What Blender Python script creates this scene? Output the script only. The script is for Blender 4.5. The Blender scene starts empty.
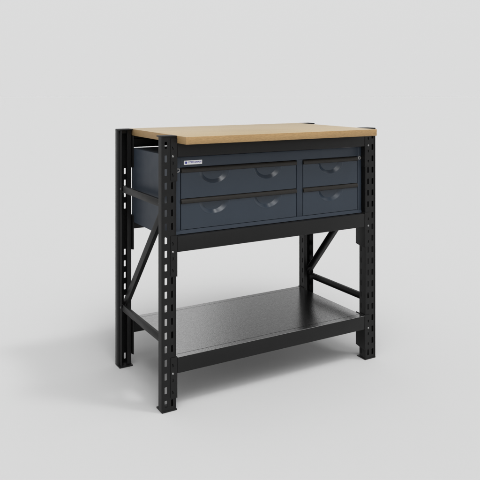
import bpy, bmesh, math, random
from mathutils import Vector, Matrix

S = 0.001                                  # everything below is written in millimetres
C = bpy.context.scene.collection

# ------------------------------------------------------------------ camera
cam = bpy.data.cameras.new('camera')
cam.lens = 50.0
cam.sensor_width = 36.0
cam.shift_y = -0.3175                      # level camera with a falling front: verticals stay vertical
cam.clip_start = 0.05
cam.clip_end = 500.0
cam_o = bpy.data.objects.new('camera', cam)
cam_o.location = (-0.95139, -2.20567, 1.16793)
cam_o.rotation_euler = (math.radians(90), 0, math.radians(-30))
C.objects.link(cam_o)
bpy.context.scene.camera = cam_o

# ------------------------------------------------------------------ world: a made-up soft white light tent with added bright and dark patches
BASE, TOP, DIM, KEY, TIGHT = 0.708, 0.30, 0.78, 9.8, 26.0
world = bpy.data.worlds.new('World')
bpy.context.scene.world = world
world.use_nodes = True
wn, wl = world.node_tree.nodes, world.node_tree.links
wn.clear()
w_out = wn.new('ShaderNodeOutputWorld')
w_bg = wn.new('ShaderNodeBackground')
w_tc = wn.new('ShaderNodeTexCoord')
w_sep = wn.new('ShaderNodeSeparateXYZ')
wl.new(w_tc.outputs['Generated'], w_sep.inputs[0])
def wmath(op, a, b=None):
    n = wn.new('ShaderNodeMath'); n.operation = op
    for i, v in enumerate((a, b)):
        if v is None: continue
        if isinstance(v, (int, float)): n.inputs[i].default_value = v
        else: wl.new(v, n.inputs[i])
    return n.outputs[0]
def wdot(v):
    n = wn.new('ShaderNodeVectorMath'); n.operation = 'DOT_PRODUCT'
    wl.new(w_tc.outputs['Generated'], n.inputs[0]); n.inputs[1].default_value = v
    return n.outputs['Value']
def wsmooth(x, a, b):
    n = wn.new('ShaderNodeMapRange'); n.interpolation_type = 'SMOOTHSTEP'
    wl.new(x, n.inputs['Value']); n.inputs['From Min'].default_value = a; n.inputs['From Max'].default_value = b
    return n.outputs['Result']
# the tent: even at the horizon, dimmed high up and by an added patch behind the bench, one big soft key high in front
el, az = math.radians(60), Vector((-0.30, -1.0)).normalized()
key_dir = (az.x * math.cos(el), az.y * math.cos(el), math.sin(el))
def bearing(deg): return (math.cos(math.radians(deg)), -math.sin(math.radians(deg)), 0)
dark_patch = wmath('MULTIPLY', wsmooth(wdot(bearing(27.6)), -0.03, 0.03), wmath('SUBTRACT', 1.0, wsmooth(wdot(bearing(38)), -0.03, 0.03)))  # unseen dark patch, added to darken part of the shelf's reflection
dim = wmath('MULTIPLY', wsmooth(w_sep.outputs['Z'], 0.16, 0.36), dark_patch)
dim = wmath('MAXIMUM', dim, wsmooth(w_sep.outputs['Z'], 0.50, 0.70))
tent = wmath('MULTIPLY', wmath('SUBTRACT', 1.0, wmath('MULTIPLY', dim, DIM)), BASE)
top = wmath('MULTIPLY', wmath('POWER', wmath('MAXIMUM', w_sep.outputs['Z'], 0.0), 2.0), TOP)
key = wmath('MULTIPLY', wmath('EXPONENT', wmath('MULTIPLY', wmath('SUBTRACT', wdot(key_dir), 1.0), TIGHT)), KEY)
az2 = Vector((0.70, -0.71)).normalized()
side_dir = (az2.x * math.cos(el), az2.y * math.cos(el), math.sin(el))
side = wmath('MULTIPLY', wmath('EXPONENT', wmath('MULTIPLY', wmath('SUBTRACT', wdot(side_dir), 1.0), 520.0)), 50.0)  # small bright spot added to put highlights in the drawer scoops
wl.new(wmath('ADD', wmath('ADD', tent, top), wmath('ADD', key, side)), w_bg.inputs['Strength'])
w_bg.inputs['Color'].default_value = (1, 1, 1, 1)
wl.new(w_bg.outputs[0], w_out.inputs[0])

sc = bpy.context.scene
sc.view_settings.view_transform = 'Standard'
sc.view_settings.look = 'None'
sc.view_settings.exposure = 0.0
sc.view_settings.gamma = 1.0
sc.render.engine = 'CYCLES'
sc.cycles.use_denoising = True
sc.cycles.max_bounces = 8
sc.cycles.caustics_reflective = True
sc.cycles.caustics_refractive = False
sc.cycles.sample_clamp_indirect = 6.0
sc.cycles.blur_glossy = 0.6

# ------------------------------------------------------------------ materials
def material(name, color, rough=0.5, metal=0.0, spec=0.5):
    m = bpy.data.materials.new(name); m.use_nodes = True
    b = m.node_tree.nodes['Principled BSDF']
    b.inputs['Base Color'].default_value = (*color, 1)
    b.inputs['Roughness'].default_value = rough
    b.inputs['Metallic'].default_value = metal
    b.inputs['Specular IOR Level'].default_value = spec
    return m, m.node_tree.nodes, m.node_tree.links, b

def noise(n, l, scale, detail=2.0, rough=0.5, stretch=(1, 1, 1)):
    tc = n.new('ShaderNodeTexCoord'); mp = n.new('ShaderNodeMapping'); mp.inputs['Scale'].default_value = stretch
    t = n.new('ShaderNodeTexNoise'); t.inputs['Scale'].default_value = scale
    t.inputs['Detail'].default_value = detail; t.inputs['Roughness'].default_value = rough
    l.new(tc.outputs['Object'], mp.inputs[0]); l.new(mp.outputs[0], t.inputs['Vector'])
    return t.outputs['Fac']

def ramp(n, l, fac, stops):
    r = n.new('ShaderNodeValToRGB')
    while len(r.color_ramp.elements) < len(stops): r.color_ramp.elements.new(0.5)
    for e, (p, c) in zip(r.color_ramp.elements, stops):
        e.position = p; e.color = (*c, 1) if len(c) == 3 else c
    l.new(fac, r.inputs[0])
    return r.outputs[0]

def bump(n, l, b, h, strength, dist):
    k = n.new('ShaderNodeBump'); k.inputs['Strength'].default_value = strength; k.inputs['Distance'].default_value = dist
    l.new(h, k.inputs['Height']); l.new(k.outputs[0], b.inputs['Normal'])

def g(v): return (v, v, v)

def powder(name, c0, c1, rough, spec=0.5, bstr=0.12):
    m, n, l, b = material(name, c0, rough, 0, spec)
    l.new(ramp(n, l, noise(n, l, 9, 4, 0.6), [(0.3, c0), (0.7, c1)]), b.inputs['Base Color'])
    l.new(ramp(n, l, noise(n, l, 24, 3), [(0.3, g(rough - .03)), (0.7, g(rough + .03))]), b.inputs['Roughness'])
    if bstr: bump(n, l, b, noise(n, l, 500, 2), bstr, 0.0003)
    return m

BLACK = powder('black_powder_coat', (0.0052, 0.0052, 0.0052), (0.0068, 0.0068, 0.0068), 0.44, 0.28)
BLUE = powder('slate_blue_paint', (0.026, 0.036, 0.051), (0.029, 0.040, 0.056), 0.42, 0.32, 0.0)
BLUE_GLOSS = powder('slate_blue_gloss_paint', (0.0215, 0.0325, 0.0475), (0.0235, 0.0355, 0.0515), 0.18, 0.45, 0.0)
BAR = powder('brown_black_extrusion', (0.017, 0.0155, 0.0135), (0.020, 0.018, 0.0155), 0.45, 0.3, 0.0)

ZINC, n, l, b = material('galvanised_sheet', (0.5, 0.5, 0.5), 0.3, 1.0)
vo = n.new('ShaderNodeTexVoronoi'); vo.inputs['Scale'].default_value = 150
vt = n.new('ShaderNodeTexCoord'); l.new(vt.outputs['Object'], vo.inputs['Vector'])
l.new(ramp(n, l, vo.outputs['Color'], [(0.1, g(0.39)), (0.9, g(0.46))]), b.inputs['Base Color'])
l.new(ramp(n, l, noise(n, l, 120, 3, 0.7), [(0.3, g(0.12)), (0.7, g(0.20))]), b.inputs['Roughness'])
bump(n, l, b, noise(n, l, 250, 2.5, 0.6), 0.38, 0.0008)

STEEL, n, l, b = material('bright_zinc_steel', (0.33, 0.33, 0.33), 0.32, 1.0)
l.new(ramp(n, l, noise(n, l, 400), [(0.3, g(0.25)), (0.7, g(0.42))]), b.inputs['Roughness'])

def timber(name, dark, mid, pale, rough, stretch):
    m, n, l, b = material(name, mid, rough, 0, 0.4)
    fine = noise(n, l, 330, 4, 0.7, stretch)
    wide = noise(n, l, 22, 4, 0.6, (0.15, 1.0, 1.0))
    mix = n.new('ShaderNodeMix'); mix.data_type = 'FLOAT'; mix.inputs['Factor'].default_value = 0.22
    l.new(fine, mix.inputs[2]); l.new(wide, mix.inputs[3])
    l.new(ramp(n, l, mix.outputs[0], [(0.34, dark), (0.50, mid), (0.66, pale)]), b.inputs['Base Color'])
    bump(n, l, b, fine, 0.12, 0.0004)
    return m
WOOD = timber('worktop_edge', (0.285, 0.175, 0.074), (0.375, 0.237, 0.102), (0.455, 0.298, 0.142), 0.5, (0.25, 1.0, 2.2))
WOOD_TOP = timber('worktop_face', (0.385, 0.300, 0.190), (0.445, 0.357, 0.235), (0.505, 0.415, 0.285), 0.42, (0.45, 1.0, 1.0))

WHITE, _, _, _ = material('label_white', (0.95, 0.95, 0.95), 0.35)
INK, _, _, _ = material('label_ink_blue', (0.06, 0.05, 0.38), 0.4)
INK_PALE, _, _, _ = material('label_ink_pale_blue', (0.20, 0.27, 0.55), 0.4)
DARK, _, _, _ = material('socket_dark', (0.01, 0.01, 0.01), 0.6)

FLOOR, _, _, _ = material('studio_floor_paper', (0.5471, 0.5471, 0.5471), 1.0, 0, 0.0)

# ------------------------------------------------------------------ mesh helpers
def box(bm, x0, x1, y0, y1, z0, z1, bev=0.0, seg=2):
    r = bmesh.ops.create_cube(bm, size=1.0)
    vs = r['verts']
    for v in vs:
        v.co = Vector(((x0 + x1) / 2 + v.co.x * (x1 - x0), (y0 + y1) / 2 + v.co.y * (y1 - y0), (z0 + z1) / 2 + v.co.z * (z1 - z0)))
    if bev:
        es = list({e for v in vs for e in v.link_edges})
        bmesh.ops.bevel(bm, geom=es, offset=bev, segments=seg, affect='EDGES', profile=0.5)

def prism(bm, pts, f, t0, t1, bev=0.0):
    """closed outline pts [(u,v)] pulled from t0 to t1; f(u,v,t) gives the point"""
    a = [bm.verts.new(f(u, v, t0)) for u, v in pts]
    c = [bm.verts.new(f(u, v, t1)) for u, v in pts]
    k = len(pts)
    fs = [bm.faces.new(a), bm.faces.new(c[::-1])]
    for i in range(k): fs.append(bm.faces.new((a[i], a[(i + 1) % k], c[(i + 1) % k], c[i])))
    bmesh.ops.recalc_face_normals(bm, faces=fs)
    if bev:
        bmesh.ops.bevel(bm, geom=list({e for q in fs for e in q.edges}), offset=bev, segments=2, affect='EDGES', profile=0.5)

def offset_strip(line, t):
    """closed outline of an open polyline thickened by t to its left"""
    out = []
    for i, p in enumerate(line):
        p = Vector(p)
        d0 = (p - Vector(line[i - 1])).normalized() if i > 0 else None
        d1 = (Vector(line[i + 1]) - p).normalized() if i < len(line) - 1 else None
        d0 = d0 or d1; d1 = d1 or d0
        n0, n1 = Vector((-d0.y, d0.x)), Vector((-d1.y, d1.x))
        m = (n0 + n1).normalized()
        out.append(tuple(p + m * (t / max(0.3, m.dot(n1)))))
    return list(line) + out[::-1]

def slot_ring(cx, cz, w, h, r=2.4, k=3):
    pts = []
    for qx, qz, a0 in ((1, -1, -90), (1, 1, 0), (-1, 1, 90), (-1, -1, 180)):
        for i in range(k + 1):
            a = math.radians(a0 + 90 * i / k)
            pts.append((cx + qx * (w / 2 - r) + r * math.cos(a), cz + qz * (h / 2 - r) + r * math.sin(a)))
    return pts, k + 1

def perforated(bm, f, cols, rows, t, size):
    """plate of cells; cols [(u0,u1,slot_centre_u)], rows [(v0,v1,slot_centre_v or None)]; f(u,v,depth)"""
    tmp = bmesh.new()
    for u0, u1, su in cols:
        for v0, v1, sv in rows:
            if sv is None or su is None:
                tmp.faces.new([tmp.verts.new((u, v, 0)) for u, v in ((u0, v0), (u1, v0), (u1, v1), (u0, v1))]); continue
            w, h = size
            ring, k = slot_ring(su, sv, w, h)
            co = [tmp.verts.new((u, v, 0)) for u, v in ((u1, v0), (u1, v1), (u0, v1), (u0, v0))]
            rv = [tmp.verts.new((u, v, 0)) for u, v in ring]
            m = len(rv)
            for q in range(4):
                for i in range(k - 1): tmp.faces.new((co[q], rv[q * k + i + 1], rv[q * k + i]))
                tmp.faces.new((co[q], co[(q + 1) % 4], rv[((q + 1) * k) % m], rv[q * k + k - 1]))
    bmesh.ops.remove_doubles(tmp, verts=tmp.verts, dist=1e-4)
    bmesh.ops.recalc_face_normals(tmp, faces=tmp.faces)
    r = bmesh.ops.extrude_face_region(tmp, geom=list(tmp.faces))
    for v in r['geom']:
        if isinstance(v, bmesh.types.BMVert): v.co.z = t
    bmesh.ops.recalc_face_normals(tmp, faces=tmp.faces)
    vm = {v: bm.verts.new(f(*v.co)) for v in tmp.verts}
    fs = [bm.faces.new([vm[v] for v in q.verts]) for q in tmp.faces]
    bmesh.ops.recalc_face_normals(bm, faces=fs)
    tmp.free()

def lathe(bm, prof, M, seg=20):
    """profile [(radius, height)] turned about local z and placed by the matrix M"""
    rings = []
    for r, h in prof:
        rings.append([bm.verts.new(M @ Vector((0, 0, h)))] if r == 0 else
                     [bm.verts.new(M @ Vector((r * math.cos(2 * math.pi * i / seg), r * math.sin(2 * math.pi * i / seg), h))) for i in range(seg)])
    fs = []
    for a, c in zip(rings, rings[1:]):
        for i in range(seg):
            j = (i + 1) % seg
            if len(a) == 1: fs.append(bm.faces.new((a[0], c[i], c[j])))
            elif len(c) == 1: fs.append(bm.faces.new((a[i], a[j], c[0])))
            else: fs.append(bm.faces.new((a[i], a[j], c[j], c[i])))
    bmesh.ops.recalc_face_normals(bm, faces=fs)

def obj(name, bm, mat, parent=None, smooth=None):
    bmesh.ops.transform(bm, matrix=Matrix.Scale(S, 4), verts=bm.verts)
    me = bpy.data.meshes.new(name); bm.to_mesh(me); bm.free()
    for m in (mat if isinstance(mat, (list, tuple)) else [mat]): me.materials.append(m)
    if smooth is not None:
        me.polygons.foreach_set('use_smooth', [True] * len(me.polygons))
        me.set_sharp_from_angle(angle=math.radians(smooth))
    o = bpy.data.objects.new(name, me); C.objects.link(o)
    if parent: o.parent = parent
    return o

def mirror_bm(bm, mx, my):
    """mirror about the middle of the bench in x and / or y (bench 1000 wide, 495 deep)"""
    for v in bm.verts:
        if mx: v.co.x = 1000 - v.co.x
        if my: v.co.y = 495 - v.co.y
    if mx != my: bmesh.ops.reverse_faces(bm, faces=bm.faces)

FRONT = lambda x, y, z: Matrix.Translation((x, y, z)) @ Matrix.Rotation(math.radians(90), 4, 'X')   # local z looks to -y
SIDE = lambda x, y, z: Matrix.Translation((x, y, z)) @ Matrix.Rotation(math.radians(-90), 4, 'Y')   # local z looks to -x

# ------------------------------------------------------------------ the floor: one sheet that runs on past the picture's horizon
bm = bmesh.new()
bmesh.ops.create_circle(bm, cap_ends=True, radius=90000, segments=96)
for v in bm.verts: v.co.z = -0.5
fl = obj('studio_floor', bm, FLOOR)
fl['kind'] = 'structure'

# ------------------------------------------------------------------ the workbench
bench = bpy.data.objects.new('workbench', None); C.objects.link(bench)
bench['label'] = 'black steel workbench with timber top, four slate blue drawers and a galvanised lower shelf'
bench['category'] = 'workbench'

PITCH, H = 49.0, 990.0
def upright(mx, my):
    bm = bmesh.new()
    # perforated face
    rows, z = [], 5.0
    edges = [5.0] + [17 + PITCH * k - 12 for k in range(1, 20)] + [H]
    for k in range(20):
        rows.append((edges[k], edges[k + 1], 29.5 + PITCH * k))
    ox, oy = 1.0, 2.0
    perforated(bm, lambda u, v, t: Vector((ox + u, oy + t, v)), [(3, 30, 15.2)], rows, 2.0, (10.5, 25))
    perforated(bm, lambda u, v, t: Vector((ox + u, oy + t, v)), [(30, 51, 39.8)], rows, 2.0, (8.5, 25))
    # rolled outer edge, outer wall stepping in to the bracing flange
    arc = [(3 - 3 * math.sin(a), 3 - 3 * math.cos(a)) for a in (0, .4, .8, 1.2, math.pi / 2)]
    line = arc + [(0, 25), (3, 28), (9, 29), (9, 50)]
    prism(bm, offset_strip(line, 2.0), lambda u, v, t: Vector((ox + u, oy + v, t)), 5.0, H)
    # rolled inner edge and the perforated inner wall
    arc = [(51 + 3 * math.sin(a), 3 - 3 * math.cos(a)) for a in (0, .4, .8, 1.2, math.pi / 2)]
    prism(bm, offset_strip(arc, -2.0), lambda u, v, t: Vector((ox + u, oy + v, t)), 5.0, H)
    perforated(bm, lambda u, v, t: Vector((ox + 54 - t, oy + u, v)), [(3, 38, 28)], rows, 1.4, (7, 22))
    box(bm, ox + 51.4, ox + 52.3, oy + 4, oy + 38, 5.5, H - 0.5)
    box(bm, ox + 36.5, ox + 54, oy + 38.2, oy + 39.8, 5.5, H - 0.5)
    mirror_bm(bm, mx, my)
    p = obj('upright_post', bm, BLACK, bench, 25)
    bm = bmesh.new(); box(bm, 0, 59, 0, 53, 0, 5, 1.2)
    box(bm, 4, 53.5, 5, 30, 5, 6.2)
    mirror_bm(bm, mx, my); obj('foot_plate', bm, BLACK, p, 40)
    bm = bmesh.new(); box(bm, 0, 59, 0, 53, H - 1, 994, 1.2)
    box(bm, 5, 52, 5, 34, H - 14, H - 1)
    mirror_bm(bm, mx, my); obj('top_cap', bm, BLACK, p, 40)
    return p
for my in (0, 1):
    for mx in (0, 1): upright(mx, my)

def dome(r, h): return [(0, 0), (r, 0), (r, h * .25), (r * .93, h * .55), (r * .7, h * .85), (r * .35, h * .98), (0, h)]

def beam(z0, z1, my):
    bm = bmesh.new()
    prof = [(0, z0), (0, z1), (27, z1), (27, z1 - 14), (32, z1 - 14), (32, z0)]
    prism(bm, prof, lambda u, v, t: Vector((t, u, v)), 61.0, 939.0, 2.2)
    mirror_bm(bm, 0, my)
    b = obj('beam', bm, BLACK, bench, 30)
    zb = z0 + 3.0
    ztop = min(z1 + 4.0, 965.0)
    zhook = 984.0 if z1 > 900 else ztop
    for mx in (0, 1):
        bm = bmesh.new()
        # front flange lapping the post
        zl = zb - 88
        prism(bm, [(34.5, zl + 2), (57, zl - 1), (59.6, zl + 3), (59.6, zl + 8), (34.5, zl + 8)], lambda u, v, t: Vector((u, t, v)), -0.6, 1.7)
        holes = [zb + dz for dz in (-67, -24, 30) ]
        cuts = [zl + 8, zb - 45, zb + 4, min(zb + 54, ztop)]
        rws = [(cuts[i], cuts[i + 1], holes[i]) for i in range(3)]
        if zhook > cuts[-1] + 0.5: rws.append((cuts[-1], zhook, None))
        if my: rws = [(u, v, None) for u, v, w in rws]
        perforated(bm, lambda u, v, t: Vector((u, -0.6 + t, v)), [(34.5, 59.6, 42.0)], rws, 2.3, (6.4, 12))
        # side flange running back beside the post
        sd = [(0.5, zl - 3), (32, zl - 1), (60, zl + 4), (60, ztop), (0.5, ztop)]
        prism(bm, sd, lambda u, v, t: Vector((t, u, v)), 57.0, 60.4, 0.5)
        mirror_bm(bm, mx, my)
        obj('end_connector', bm, BLACK, b, 30)
        bm = bmesh.new()
        lathe(bm, dome(4.3, 2.8), FRONT(42.0, -0.6, zb + 0.5))
        mirror_bm(bm, mx, my)
        obj('bolt', bm, STEEL, b, 50)
    return b
for my in (0, 1):
    for z0, z1 in ((916, 965.8), (571, 628), (131.5, 188.5)): beam(z0, z1, my)

# --- bracing of the two end frames
def channel(pts, w, x0, x1, mx, name):
    """an open channel from pts[0] to pts[1] (y,z): web at x0, lips reaching in to x1"""
    (ya, za), (yb, zb) = pts
    d = Vector((yb - ya, zb - za)); L = d.length; d.normalize(); n = Vector((-d.y, d.x))
    f = lambda a, c, x: Vector((x, ya + d.x * a + n.x * c, za + d.y * a + n.y * c))
    bm = bmesh.new()
    e = 24                                    # the ends are flattened to the bare web
    web = [(0, -w / 2 + 6), (6, -w / 2), (L - 6, -w / 2), (L, -w / 2 + 6), (L, w / 2 - 6), (L - 6, w / 2), (6, w / 2), (0, w / 2 - 6)]
    prism(bm, web, lambda u, v, t: f(u, v, t), x0, x0 + 2.0, 0.4)
    for s in (-1, 1):
        c0, c1 = sorted((s * w / 2, s * (w / 2 - 2)))
        prism(bm, [(e, c0), (L - e, c0), (L - e, c1), (e, c1)], lambda u, v, t: f(u, v, t), x0 + 2.0, x1)
    mirror_bm(bm, mx, 0)
    o = obj(name, bm, BLACK, bench, 30)
    return o
def side_bolts(o, spots, x, mx):
    for y, z in spots:
        bm = bmesh.new(); lathe(bm, dome(5.5, 4.5), SIDE(x, y, z)); mirror_bm(bm, mx, 0)
        obj('bolt', bm, STEEL_DARK, o, 50)
STEEL_DARK, n, l, b = material('blackened_bolt', (0.09, 0.09, 0.09), 0.4, 0.6)
for mx in (0, 1):
    for z in (745, 250):
        o = channel([(34, z), (461, z)], 27, 13, 24, mx, 'cross_brace')
        side_bolts(o, [(42, z), (453, z)], 10, mx)
    channel([(80, 698), (458, 262)], 29, 26, 42, mx, 'diagonal_brace')

# --- galvanised lower shelf
bm = bmesh.new()
box(bm, 61.5, 938.5, 1.0, 27.5, 188.8, 190.0)
box(bm, 61.5, 938.5, 30.0, 465.0, 188.6, 190.0)
box(bm, 61.5, 938.5, 467.5, 494.0, 188.8, 190.0)
box(bm, 61.5, 938.5, 27.5, 30.0, 186.6, 188.0); box(bm, 61.5, 938.5, 465.0, 467.5, 186.6, 188.0)
obj('lower_shelf', bm, ZINC, bench)

# --- timber worktop
bm = bmesh.new()
box(bm, 59.6, 940.4, -75, 496, 966.3, 993.6, 1.4, 2)
bm.normal_update()
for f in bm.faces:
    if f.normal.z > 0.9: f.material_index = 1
obj('worktop', bm, [WOOD, WOOD_TOP], bench, 40)

# --- drawer cabinet
YF = 22.0
bm = bmesh.new()
ya = YF + 1.6
# sheet body
side = [(ya, 629.4), (33.5, 629.4), (33.5, 604), (453, 604), (453, 629.4), (461, 629.4), (461, 913), (ya, 913)]
prism(bm, side, lambda u, v, t: Vector((t, u, v)), 61.0, 62.6); prism(bm, side, lambda u, v, t: Vector((t, u, v)), 937.4, 939.0)
box(bm, 62.6, 937.4, 33.5, 453, 604, 605.6); box(bm, 62.6, 937.4, ya, 459.4, 911.4, 913); box(bm, 62.6, 937.4, 459.4, 461, 629.4, 913)
box(bm, 613.5, 616.5, ya + 14, 452, 606, 911)
# face frame
def frame(x0, x1, z0, z1): box(bm, x0, x1, YF, YF + 16, z0, z1, 0.9)
frame(62.2, 82.0, 629.4, 912.6); frame(918.0, 937.8, 629.4, 912.6)
frame(82.0, 918.0, 874.0, 912.6)
frame(82.0, 918.0, 629.4, 643.5)
frame(600.5, 629.5, 643.5, 874.0)
prism(bm, [(YF - 3.0, 630.2), (YF, 641), (YF + 2, 641), (YF + 2, 630.2)], lambda u, v, t: Vector((t, u, v)), 62.2, 937.8)
cab = obj('drawer_cabinet', bm, BLUE, bench, 30)
for x, z in ((71.5, 864.5), (928.5, 866.0)):
    bm = bmesh.new()
    lathe(bm, [(0, -2), (4, -2), (4, 2.4), (5, 3.4), (7.4, 3.2), (9, 1.6), (9, 0)], FRONT(x, YF, z), 24)
    s = obj('screw_cup', bm, STEEL, cab, 40)

def drawer(x0, x1, z0, z1, cups):
    """front with pressed finger scoops; the pull bar is its child"""
    front_top = z1 - 19.0
    bm = bmesh.new()
    def cuts(a, c, hot, fine, coarse):
        out, x = [a], a
        while x < c - 1e-6:
            st = fine if any(h0 <= x + 0.01 and x < h1 for h0, h1 in hot) else coarse
            nx = [v for h in hot for v in h if x + 0.01 < v < x + st]
            x = min(nx + [x + st, c]); out.append(x)
        return out
    xs = cuts(x0 + 3, x1 - 3, [(c - 68, c + 68) for c in cups], 1.0, 12)
    zs = cuts(z0, front_top, [(front_top - 52, front_top + 1)], 1.0, 8)
    def depth(x, z):
        d = 0.0
        for c in cups:
            r = math.hypot((x - c) / 62.0, (z - front_top - 2) / 47.5)
            if r < 1.08:
                if r > 1.0: d -= 0.7 * math.sin((1.08 - r) / .08 * math.pi)          # slightly raised lip
                else:
                    t = min(1.0, (1.0 - r) / 0.29)
                    d += 9.9 * t + 2.0 * (1 - r)
        return d
    g_ = [[bm.verts.new((x, YF + depth(x, z), z)) for x in xs] for z in zs]
    for j in range(len(zs) - 1):
        for i in range(len(xs) - 1):
            bm.faces.new((g_[j][i], g_[j][i + 1], g_[j + 1][i + 1], g_[j + 1][i]))
    # returned edges, so that the front is a pan and not a sheet
    rim = [v for v in g_[0]] + [r[-1] for r in g_[1:]] + g_[-1][::-1][1:] + [r[0] for r in g_[::-1][1:-1]]
    back = [bm.verts.new((v.co.x, YF + 22, v.co.z)) for v in rim]
    m = len(rim)
    for i in range(m): bm.faces.new((rim[i], back[i], back[(i + 1) % m], rim[(i + 1) % m]))
    bm.faces.new(back)
    bmesh.ops.recalc_face_normals(bm, faces=bm.faces)
    d = obj('drawer', bm, BLUE_GLOSS, bench, 35)
    # extruded pull bar
    bm = bmesh.new()
    t = z1
    prof = [(YF + 20, front_top + .2), (YF - 2.5, front_top + .2), (YF - 5.5, front_top + 2.5), (YF - 6.2, front_top + 7), (YF - 5.0, front_top + 12),
            (YF - 2.0, front_top + 16), (YF + 2, t - 1.0), (YF + 20, t - 1.0)]
    prism(bm, prof, lambda u, v, tt: Vector((tt, u, v)), x0 + 2.6, x1 - 2.6)
    obj('pull_bar', bm, BAR, d, 45)
    return d
for x0, x1, cups in ((82, 600.5, (223, 461)), (629.5, 918, (771.5,))):
    drawer(x0, x1, 759.5, 873.0, cups)
    drawer(x0, x1, 645.5, 759.0, cups)

# --- maker's plate
bm = bmesh.new(); box(bm, 96, 171, YF - 0.9, YF, 883.4, 898.8, 0.3, 1)
plate = obj('name_plate', bm, WHITE, bench)
bm = bmesh.new()
lathe(bm, [(0, 0), (4.7, 0), (4.7, 0.3), (0, 0.35)], FRONT(104.5, YF - 0.95, 891), 28)
obj('emblem', bm, INK, plate)
bm = bmesh.new()
pts = []
for i in range(13):
    a = math.radians(70 + i * 14); pts.append((104.5 + 4.1 * math.cos(a), 891 + 4.1 * math.sin(a)))
for i in range(12, -1, -1):
    a = math.radians(70 + i * 14); pts.append((105.6 + 3.3 * math.cos(a), 891.8 + 3.0 * math.sin(a)))
prism(bm, pts, lambda u, v, t: Vector((u, t, v)), YF - 1.6, YF - 1.35)
obj('emblem_swoosh', bm, INK_PALE, plate)
cu = bpy.data.curves.new('lettering', 'FONT')
cu.body = 'STEELSPAN'; cu.size = 8.6; cu.shear = 0.25; cu.extrude = 0.12; cu.offset = 0.12; cu.align_x = 'LEFT'
to = bpy.data.objects.new('lettering_curve', cu); C.objects.link(to)
bpy.context.view_layer.update()
me = bpy.data.meshes.new_from_object(to.evaluated_get(bpy.context.evaluated_depsgraph_get()))
bpy.data.objects.remove(to)
bm = bmesh.new(); bm.from_mesh(me)
x0 = min(v.co.x for v in bm.verts); x1 = max(v.co.x for v in bm.verts)
for v in bm.verts:
    v.co = Vector((113 + (v.co.x - x0) * 55 / (x1 - x0), YF - 1.1 - v.co.z, 889.0 + v.co.y))
bmesh.ops.recalc_face_normals(bm, faces=bm.faces)
obj('lettering', bm, INK, plate)
